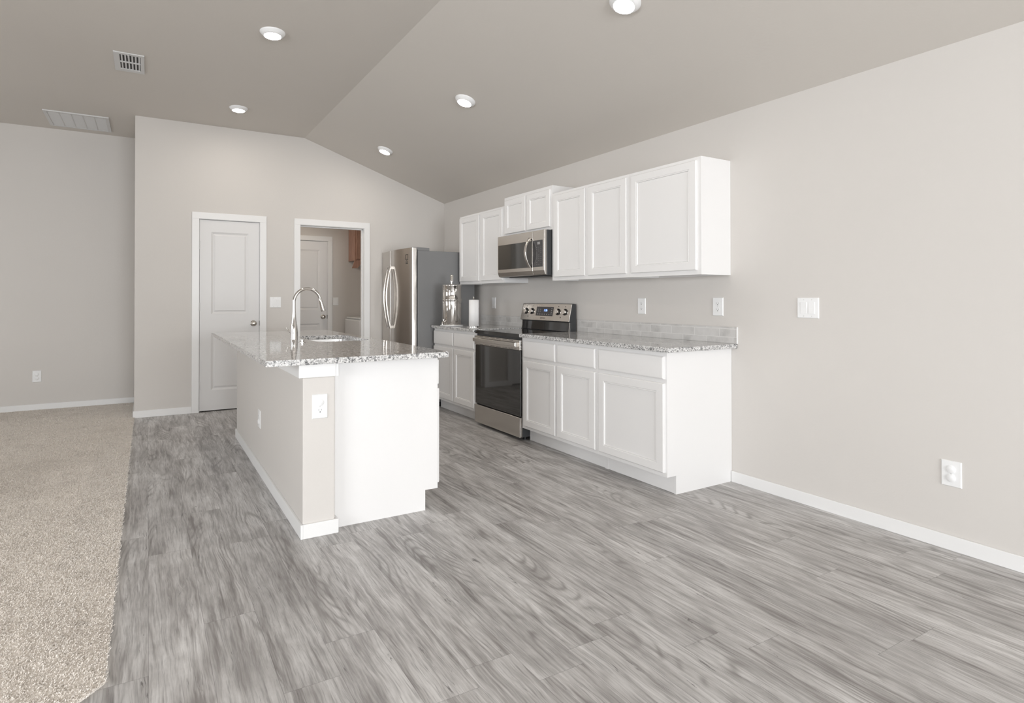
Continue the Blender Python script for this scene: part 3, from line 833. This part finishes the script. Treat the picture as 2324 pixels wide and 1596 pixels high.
bm = N(); prism(bm, [(-0.0865, RY0 + 0.02, 0.912), (-0.079, RY0 + 0.02, 0.992), (-0.083, RY0 + 0.02, 0.992), (-0.0905, RY0 + 0.02, 0.912)], (0, RY1 - RY0 - 0.04, 0)); obj('lower_panel', bm, M['cooktop'], bgo, bevel=0.001)
for ya in (RY0 + 0.012, RY1 - 0.019):
    bm = N(); prism(bm, [(-0.0862, ya, 0.912), (-0.079, ya, 0.992), (-0.085, ya, 0.992), (-0.0925, ya, 0.912)], (0, 0.007, 0)); obj('edge_strip', bm, M['chrome'], bgo)
ZB = lambda z: (z - 1.0) / math.cos(math.atan(0.036 / 0.16))
for ky in (4.655, 4.560, 4.158, 4.058):
    bm = N(); c0 = Vector(PG(ky, 0.088, 0.006)); nn = Vector(PG(0, 0, 1)) - Vector(PG(0, 0, 0))
    lathe(bm, [(0, 0), (0.031, 0), (0.031, 0.004), (0.027, 0.005), (0, 0.005)], c0, nn, 32); kb = obj('knob', bm, M['black'], bgo, smooth=True)
    bm = N(); lathe(bm, [(0, 0.0052), (0.0255, 0.0052), (0.0235, 0.019), (0.0215, 0.021), (0, 0.021)], c0, nn, 32)
    fbox(bm, PG, ky - 0.006, ky + 0.006, 0.0262, 0.036, 0.088 - 0.022, 0.088 + 0.022); obj('knob_cap', bm, M['chrome'], kb, smooth=True, ang=30)
bm = N(); fbox(bm, PG, 4.228, 4.488, 0.0062, 0.0075, 0.045, 0.133); dp = obj('display_panel', bm, M['panelgrey'], bgo, bevel=0.001)
bm = text_bm('1:26', 0.032, lambda x, y, z: PG(4.342 - x, 0.098 + y, 0.0080 + z), 0.0002); obj('clock_digits', bm, M['digits'], dp)
bm = N()
for i, j in ((0, 0), (1, 0), (0, 1), (1, 1)): fbox(bm, PG, 4.448 - i * 0.030, 4.460 - i * 0.030, 0.0076, 0.0079, 0.106 - j * 0.020, 0.111 - j * 0.020)
for i in range(6): fbox(bm, PG, 4.450 - i * 0.035, 4.464 - i * 0.035, 0.0076, 0.0079, 0.058, 0.064)
for j in range(4): fbox(bm, PG, 4.244, 4.258, 0.0076, 0.0079, 0.062 + j * 0.017, 0.068 + j * 0.017)
obj('key_marks', bm, M['mark'], dp)
obj('brand_lettering', text_bm('SAMSUNG', 0.017, lambda x, y, z: PG(4.372 - x, 0.023 + y, 0.0062 + z), 0.0002), M['markdk'], bgo)
bm = N()
for ky in (4.655, 4.560, 4.158, 4.058): fbox(bm, PG, ky - 0.004, ky + 0.004, 0.0062, 0.0065, 0.134, 0.142)
for ky in (4.61, 4.11): fbox(bm, PG, ky - 0.005, ky + 0.005, 0.0062, 0.0065, 0.030, 0.042)
obj('burner_marks', bm, M['markdk'], bgo)

# ------------------------------------------------------------------ microwave
mw = thing('microwave', 'over-the-range stainless steel microwave with dark window and bowed handle', 'microwave', (-0.19, RC, 1.42))
MY0, MY1, MZ0, MZ1 = 3.984, 4.734, 1.420, 1.816
obj('housing', B(-0.342, -0.004, MY0, MY1, MZ0 - 0.004, MZ1), M['dark'], mw, bevel=0.003)
P = FX(-0.343)
def pface(bm, a0, a1, b0, b1, h0, h1): return fbox(bm, P, a0, a1, h0, h1, b0, b1)
SPL = 4.158
for nm, a0, a1 in (('door', SPL + 0.0015, MY1), ('control_side', MY0 + 0.004, SPL - 0.0015)):
    bm = N(); prism(bm, [P(a0, MZ0 - 0.002, 0), P(a0, MZ0 + 0.004, 0.015), P(a0, MZ0 + 0.040, 0.028), P(a0, MZ1 - 0.003, 0.028), P(a0, MZ1, 0.024), P(a0, MZ1, 0)], (0, a1 - a0, 0))
    o = obj(nm, bm, M['steel_h'], mw, bevel=0.002)
    if nm == 'door':
        obj('window', pface(N(), 4.168, 4.722, 1.491, 1.728, 0.0282, 0.0295), M['mwglass'], o)
        bm = N(); p = [(-0.372 - 0.010 - 0.050 * math.sin(PI * i / 20) ** 0.9, SPL + 0.028, 1.492 + 0.262 * i / 20) for i in range(21)]
        sweep(bm, p, rrect(0.030, 0.016, 0.006), up=(0, 1, 0)); obj('handle', bm, M['steel_v'], o, smooth=True, ang=30)
    else:
        kp = obj('keypad', pface(N(), 4.010, SPL - 0.006, 1.491, 1.728, 0.0282, 0.0295), M['panelgrey'], o)
        obj('clock_display', pface(N(), 4.046, 4.084, 1.690, 1.712, 0.0296, 0.0299), M['lcd'], kp)
        bm = N()
        for i in range(3):
            for j in range(10):
                if (i * 7 + j * 3) % 5: pface(bm, 4.030 + i * 0.030, 4.036 + i * 0.030, 1.510 + j * 0.017, 1.514 + j * 0.017, 0.0296, 0.0299)
        obj('key_marks', bm, M['mark'], kp)
bm = N(); box(bm, -0.30, -0.18, MY0 + 0.10, MY1 - 0.10, MZ0 - 0.010, MZ0 - 0.0045); obj('grease_filter', bm, M['black'], mw)

# ------------------------------------------------------------------ water filter and paper towels
wx, wy = -0.535, 5.395
wf = thing('water_filter', 'tall polished steel gravity water filter on the worktop beside the refrigerator', 'water filter', (wx, wy, 0.915))
bm = N(); lathe(bm, [(0, 0.9145), (0.118, 0.9145), (0.125, 0.918), (0.125, 0.924), (0.119, 0.926), (0, 0.926)], (wx, wy, 0)); obj('base_disc', bm, M['plastic'], wf, smooth=True)
bm = N(); lathe(bm, [(0, 0.9265), (0.100, 0.9265), (0.103, 0.935), (0.103, 1.160), (0.107, 1.164), (0.107, 1.178), (0, 1.178)], (wx, wy, 0), seg=64); lc = obj('lower_chamber', bm, M['chrome'], wf, smooth=True)
bm = N(); lathe(bm, [(0, 1.1785), (0.104, 1.1785), (0.108, 1.186), (0.108, 1.200), (0.1035, 1.214), (0.1035, 1.338), (0.106, 1.343), (0.106, 1.350), (0, 1.350)], (wx, wy, 0), seg=64); obj('upper_chamber', bm, M['chrome'], wf, smooth=True)
bm = N(); lathe(bm, [(0, 1.3505), (0.106, 1.3505), (0.104, 1.356), (0.06, 1.364), (0.018, 1.368), (0, 1.368)], (wx, wy, 0), seg=64); ld = obj('lid', bm, M['chrome'], wf, smooth=True)
bm = N(); lathe(bm, [(0, 1.367), (0.010, 1.367), (0.010, 1.385), (0.017, 1.39), (0.017, 1.458), (0.013, 1.464), (0, 1.465)], (wx, wy, 0), seg=28); obj('lid_knob', bm, M['chrome'], ld, smooth=True)
sd = Vector((-0.96, -0.28, 0)).normalized()
bm = N(); p0 = Vector((wx, wy, 0.965)) + sd * 0.100
sweep(bm, [p0, p0 + sd * 0.02, p0 + sd * 0.03 + Vector((0, 0, -0.004)), p0 + sd * 0.037 + Vector((0, 0, -0.016)), p0 + sd * 0.038 + Vector((0, 0, -0.03))], circ(0.009, 16), up=(0.3, -1, 0.1))
q = p0 + sd * 0.02; lathe(bm, [(0, 0.006), (0.006, 0.006), (0.006, 0.016), (0.011, 0.018), (0.011, 0.024), (0, 0.025)], q, (0, 0, 1), 16)
obj('spigot', bm, M['chrome'], lc, smooth=True)

tx, ty = -0.425, 5.115
th_ = thing('paper_towel_roll', 'white paper towel roll upright on a metal holder beside the range', 'paper towels', (tx, ty, 0.915))
bm = N(); lathe(bm, [(0, 0.9145), (0.070, 0.9145), (0.070, 0.919), (0, 0.919)], (tx, ty, 0), seg=36)
lathe(bm, [(0, 0.919), (0.006, 0.919), (0.006, 1.212), (0.009, 1.216), (0.009, 1.225), (0, 1.229)], (tx, ty, 0), seg=16); obj('holder', bm, M['chrome'], th_, smooth=True)
bm = N(); lathe(bm, [(0.018, 0.921), (0.0475, 0.921), (0.0495, 0.925), (0.0495, 1.192), (0.048, 1.196), (0.018, 1.196), (0.018, 0.921)], (tx, ty, 0), seg=48); rl = obj('roll', bm, M['paper'], th_, smooth=True)
bm = N(); arc = [(tx + 0.0502 * math.cos(a), ty + 0.0502 * math.sin(a)) for a in [math.radians(180 + 8 * i) for i in range(12)]] + [(tx + 0.012, ty - 0.0535), (tx + 0.03, ty - 0.058)]
rows = [[bm.verts.new((x, y, z_)) for x, y in arc] for z_ in (0.924, 1.195)]
for i in range(len(arc) - 1): bm.faces.new((rows[0][i], rows[0][i + 1], rows[1][i + 1], rows[1][i]))
o = obj('loose_sheet', bm, M['paper'], rl, smooth=True); md = o.modifiers.new('t', 'SOLIDIFY'); md.thickness = 0.0006

# ------------------------------------------------------------------ outlets and switches
def plate(parent, P, a, z, w_, h_, m='plastic'):
    bm = N(); rings(bm, P, a - w_ / 2, a + w_ / 2, z - h_ / 2, z + h_ / 2, [(0, 0.0002), (0, 0.002), (0.0035, 0.006)]); return obj('cover_plate', bm, M[m], parent)


def recept(parent, P, a, z):
    bm = N(); c = P(a, z, 0.006); nn = Vector(P(0, 0, 1)) - Vector(P(0, 0, 0))
    pts_ = [(0.0165 * math.cos(t_), max(-0.0145, min(0.0145, 0.0165 * math.sin(t_)))) for t_ in [2 * PI * i / 28 for i in range(28)]]
    prism(bm, [P(a + u, z + v_, 0.0061) for u, v_ in pts_], Vector(P(0, 0, 0.0012)) - Vector(P(0, 0, 0)))
    r = obj('receptacle', bm, M['plastic'], parent)
    bm = N()
    fbox(bm, P, a - 0.0072, a - 0.0056, 0.0073, 0.0076, z - 0.001, z + 0.0075); fbox(bm, P, a + 0.0056, a + 0.0072, 0.0073, 0.0076, z, z + 0.0070)
    prism(bm, [P(a + 0.0028 * math.cos(t_), z - 0.0075 + 0.0028 * math.sin(t_), 0.0073) for t_ in [2 * PI * i / 12 for i in range(12)]], Vector(P(0, 0, 0.0003)) - Vector(P(0, 0, 0)))
    obj('slots', bm, M['slot'], r)


def cap(parent, P, a, z, r=0.0185):
    bm = N(); lathe(bm, [(0, 0.006), (r, 0.006), (r, 0.010), (r - 0.003, 0.0125), (0, 0.0125)], P(a, z, 0), Vector(P(0, 0, 1)) - Vector(P(0, 0, 0)), 28)
    obj('safety_cap', bm, M['plastic'], parent, smooth=True, ang=50)


def screw(parent, P, a, z):
    bm = N(); lathe(bm, [(0, 0.006), (0.003, 0.006), (0.0025, 0.0070), (0, 0.0072)], P(a, z, 0), Vector(P(0, 0, 1)) - Vector(P(0, 0, 0)), 12); obj('screw', bm, M['blade'], parent)


def outlet(label, P, a, z, caps=(), group='duplex outlets', w_=0.080, h_=0.124):
    r = thing('wall_outlet', label, 'outlet', P(a, z, 0), group)
    plate(r, P, a, z, w_, h_); screw(r, P, a, z)
    for k, dz in (('u', 0.0205), ('l', -0.0205)):
        recept(r, P, a, z + dz)
        if k in caps: cap(r, P, a, z + dz)
    return r


def rocker(parent, P, a, z, up=True):
    hs = 0.033
    bm = N(); fbox(bm, P, a - 0.018, a + 0.018, 0.0055, 0.0066, z - 0.0355, z + 0.0355); fr = obj('switch_frame', bm, M['plastic'], parent, bevel=0.0006)
    bm = N(); hu, hl = (0.0100, 0.0072) if not up else (0.0072, 0.0100)
    prism(bm, [P(a - 0.016, z - hs, 0.0066), P(a - 0.016, z - hs, hl + 0.001), P(a - 0.016, z, 0.0085), P(a - 0.016, z + hs, hu + 0.001), P(a - 0.016, z + hs, 0.0066)], Vector(P(0.032, 0, 0)) - Vector(P(0, 0, 0)))
    obj('rocker', bm, M['plastic'], parent)


def switch2(label, P, a, z, w_=0.124, h_=0.120):
    r = thing('light_switch', label, 'switch', P(a, z, 0)); plate(r, P, a, z, w_, h_)
    for i, da in enumerate((-0.023, 0.023)):
        rocker(r, P, a + da, z, i == 0)
        for dz in (-0.048, 0.048): screw(r, P, a + da, z + dz)
    return r


PR = FX(0.0)
outlet('white outlet above the worktop, first one right of the range', PR, 3.224, 1.152)
outlet('white outlet above the near end of the long worktop', PR, 2.546, 1.157)
outlet('white outlet low on the right wall with both sockets capped', PR, 1.273, 0.369, ('u', 'l'))
switch2('white double rocker switch on the right wall between cabinets and foreground', PR, 1.947, 1.158)
sw = thing('light_switch', 'narrow white single switch on the wall left of the range', 'switch', (0, 5.392, 1.160)); plate(sw, PR, 5.392, 1.160, 0.080, 0.124); rocker(sw, PR, 5.392, 1.160)
switch2('white double rocker switch between the closed door and the open doorway', FY(YF), -2.142, 1.166, 0.124, 0.120)
sw = thing('light_switch', 'white single switch on the laundry wall seen through the doorway', 'switch', (-0.931, YB, 1.161)); plate(sw, FY(YB), -0.931, 1.161, 0.080, 0.118); rocker(sw, FY(YB), -0.931, 1.161)
outlet('white outlet low on the far living room wall above the carpet', FY(YL), -4.455, 0.370, ('u', 'l'))
outlet('white outlet on the island end wall, upper socket capped', FY(WY0), -2.634, 0.661, ('u',))
outlet('white outlet seen edge-on on the long side of the island wall', FX(WX0), 4.150, 0.372, ('l',))

# ------------------------------------------------------------------ ceiling lights
def downlight(x, y, label):
    z = hz(x); tilt = math.atan((HF - HS) / -XR) if x > XR else 0.0
    o = bpy.data.objects.new('recessed_light', None); C.objects.link(o); o.location = (x, y, z); o.rotation_euler = (0, tilt, 0)
    o['label'] = label; o['category'] = 'ceiling light'; o['group'] = 'round recessed ceiling lights'
    ROOT[o.name] = Vector((0, 0, 0))
    bm = N(); lathe(bm, [(0.057, -0.028), (0.060, -0.028), (0.070, -0.020), (0.081, -0.009), (0.086, -0.003), (0.086, -0.0002), (0.057, -0.0002), (0.057, -0.028)], (0, 0, 0), seg=48); obj('trim_ring', bm, M['plastic'], o, smooth=True, ang=60)
    bm = N(); lathe(bm, [(0, -0.0295), (0.040, -0.029), (0.0568, -0.0275), (0.0568, -0.002), (0, -0.002)], (0, 0, 0), seg=48); obj('diffuser', bm, M['led'], o, smooth=True, ang=60)
    return o


downlight(-2.652, 4.075, 'round lit ceiling light on the flat ceiling nearest the camera, left row')
downlight(-2.637, 5.86, 'round lit ceiling light on the flat ceiling just before the door wall')
downlight(-1.128, 2.275, 'largest round lit ceiling light, cut by the top edge of the picture')
downlight(-1.134, 4.035, 'round lit ceiling light midway down the sloped ceiling')
downlight(-1.132, 5.815, 'farthest round lit ceiling light on the slope near the refrigerator corner')

# supply register
VX0, VX1, VY0, VY1 = -3.644, -3.438, 4.935, 5.330
vt = thing('supply_vent', 'small white louvred supply register on the flat ceiling', 'vent', ((VX0 + VX1) / 2, (VY0 + VY1) / 2, HF - 0.001))
bm = N(); zt, zb_ = HF - 0.0003, HF - 0.009
bx = (VX0 + 0.040, VX1 - 0.026); by = (VY0 + 0.035, VY1 - 0.055)
box(bm, VX0, VX1, VY0, by[0], zb_, zt); box(bm, VX0, VX1, by[1], VY1, zb_, zt); box(bm, VX0, bx[0], by[0], by[1], zb_, zt); box(bm, bx[1], VX1, by[0], by[1], zb_, zt)
ym = by[0] + (by[1] - by[0]) * 0.5; box(bm, bx[0], bx[1], ym - 0.008, ym + 0.008, zb_, zt)
obj('frame', bm, M['blade'], vt, bevel=0.0015)
obj('duct_opening', B(bx[0], bx[1], by[0], by[1], HF - 0.0010, HF - 0.0004), M['slot'], vt)
for i in range(6):
    x_ = bx[0] + (bx[1] - bx[0]) * (i + 0.5) / 6
    for k_, (ya, yb_) in enumerate(((by[0], ym - 0.008), (ym + 0.008, by[1]))):
        bm = N(); s_ = 1 if k_ == 0 else 1
        prism(bm, [(x_ - 0.004, ya, HF - 0.0012), (x_ + 0.0065, ya, HF - 0.0085), (x_ + 0.008, ya, HF - 0.0075), (x_ - 0.0025, ya, HF - 0.0012)], (0, yb_ - ya, 0)); obj('louvre', bm, M['blade'], vt)
bm = N(); box(bm, bx[0] + 0.055, bx[0] + 0.06, VY0 + 0.01, by[0] + 0.012, zb_ - 0.014, zb_ + 0.001); obj('damper_lever', bm, M['blade'], vt)
# return grille
GX0, GX1, GY0, GY1 = -4.322, -3.765, 6.80, 7.37
gr = thing('return_air_grille', 'large white square return grille on the ceiling before the far wall', 'vent', ((GX0 + GX1) / 2, (GY0 + GY1) / 2, HF - 0.001))
bm = N(); box(bm, GX0, GX1, GY0, GY0 + 0.03, HF - 0.012, zt); box(bm, GX0, GX1, GY1 - 0.03, GY1, HF - 0.012, zt); box(bm, GX0, GX0 + 0.03, GY0 + 0.03, GY1 - 0.03, HF - 0.012, zt); box(bm, GX1 - 0.03, GX1, GY0 + 0.03, GY1 - 0.03, HF - 0.012, zt)
for i in range(1, 5):
    x_ = GX0 + 0.03 + (GX1 - GX0 - 0.06) * i / 5; box(bm, x_ - 0.004, x_ + 0.004, GY0 + 0.03, GY1 - 0.03, HF - 0.010, zt)
obj('frame', bm, M['blade'], gr, bevel=0.001)
obj('filter_panel', B(GX0 + 0.03, GX1 - 0.03, GY0 + 0.03, GY1 - 0.03, HF - 0.003, HF - 0.0005), mat('grille_panel', (0.60, 0.585, 0.565), 0.7), gr)
bm = N()
for i in range(36):
    y_ = GY0 + 0.035 + (GY1 - GY0 - 0.07) * i / 36
    prism(bm, [(GX0 + 0.03, y_, HF - 0.0035), (GX0 + 0.03, y_ + 0.010, HF - 0.0085), (GX0 + 0.03, y_ + 0.011, HF - 0.008), (GX0 + 0.03, y_ + 0.001, HF - 0.0035)], (GX1 - GX0 - 0.06, 0, 0))
obj('louvres', bm, M['blade'], gr)

# ------------------------------------------------------------------ laundry room things
ws = thing('washing_machine', 'white top-loading washing machine seen through the doorway', 'washing machine', (-0.46, 7.97, 0))
obj('cabinet', B(-0.80, -0.12, 7.63, 8.31, 0.02, 0.905), M['washer'], ws, bevel=0.02, seg=4)
bm = N(); prism(bm, [(x, y, 0.912) for x, y in rr(-0.795, -0.125, 7.64, 8.30, 0.06, 6)], (0, 0, 0.020)); obj('lid', bm, M['washer'], ws, bevel=0.006, smooth=True)
obj('lid_gap', B(-0.78, -0.14, 7.65, 8.29, 0.904, 0.913), M['blade'], ws)
lc_ = thing('laundry_cabinet', 'reddish brown wooden wall cabinet in the laundry room above the washer', 'cabinet', (-0.4, 8.17, 1.76))
obj('carcass', B(-0.735, -0.02, 8.035, YB - 0.001, 1.765, 2.42), M['wood'], lc_, bevel=0.001)
for a0, a1 in ((-0.715, -0.385), (-0.365, -0.035)):
    obj('door', rings(N(), FY(8.034), a0, a1, 1.785, 2.40, DPROF(0.019)), M['wood'], lc_)
bm = N(); prism(bm, [(-0.735, 8.04, 1.765), (-0.60, 8.04, 1.765), (-0.69, 8.04, 1.655), (-0.775, 8.04, 1.648)], (0, 0.018, 0)); obj('bracket', bm, M['wood'], lc_)
prot = lc_
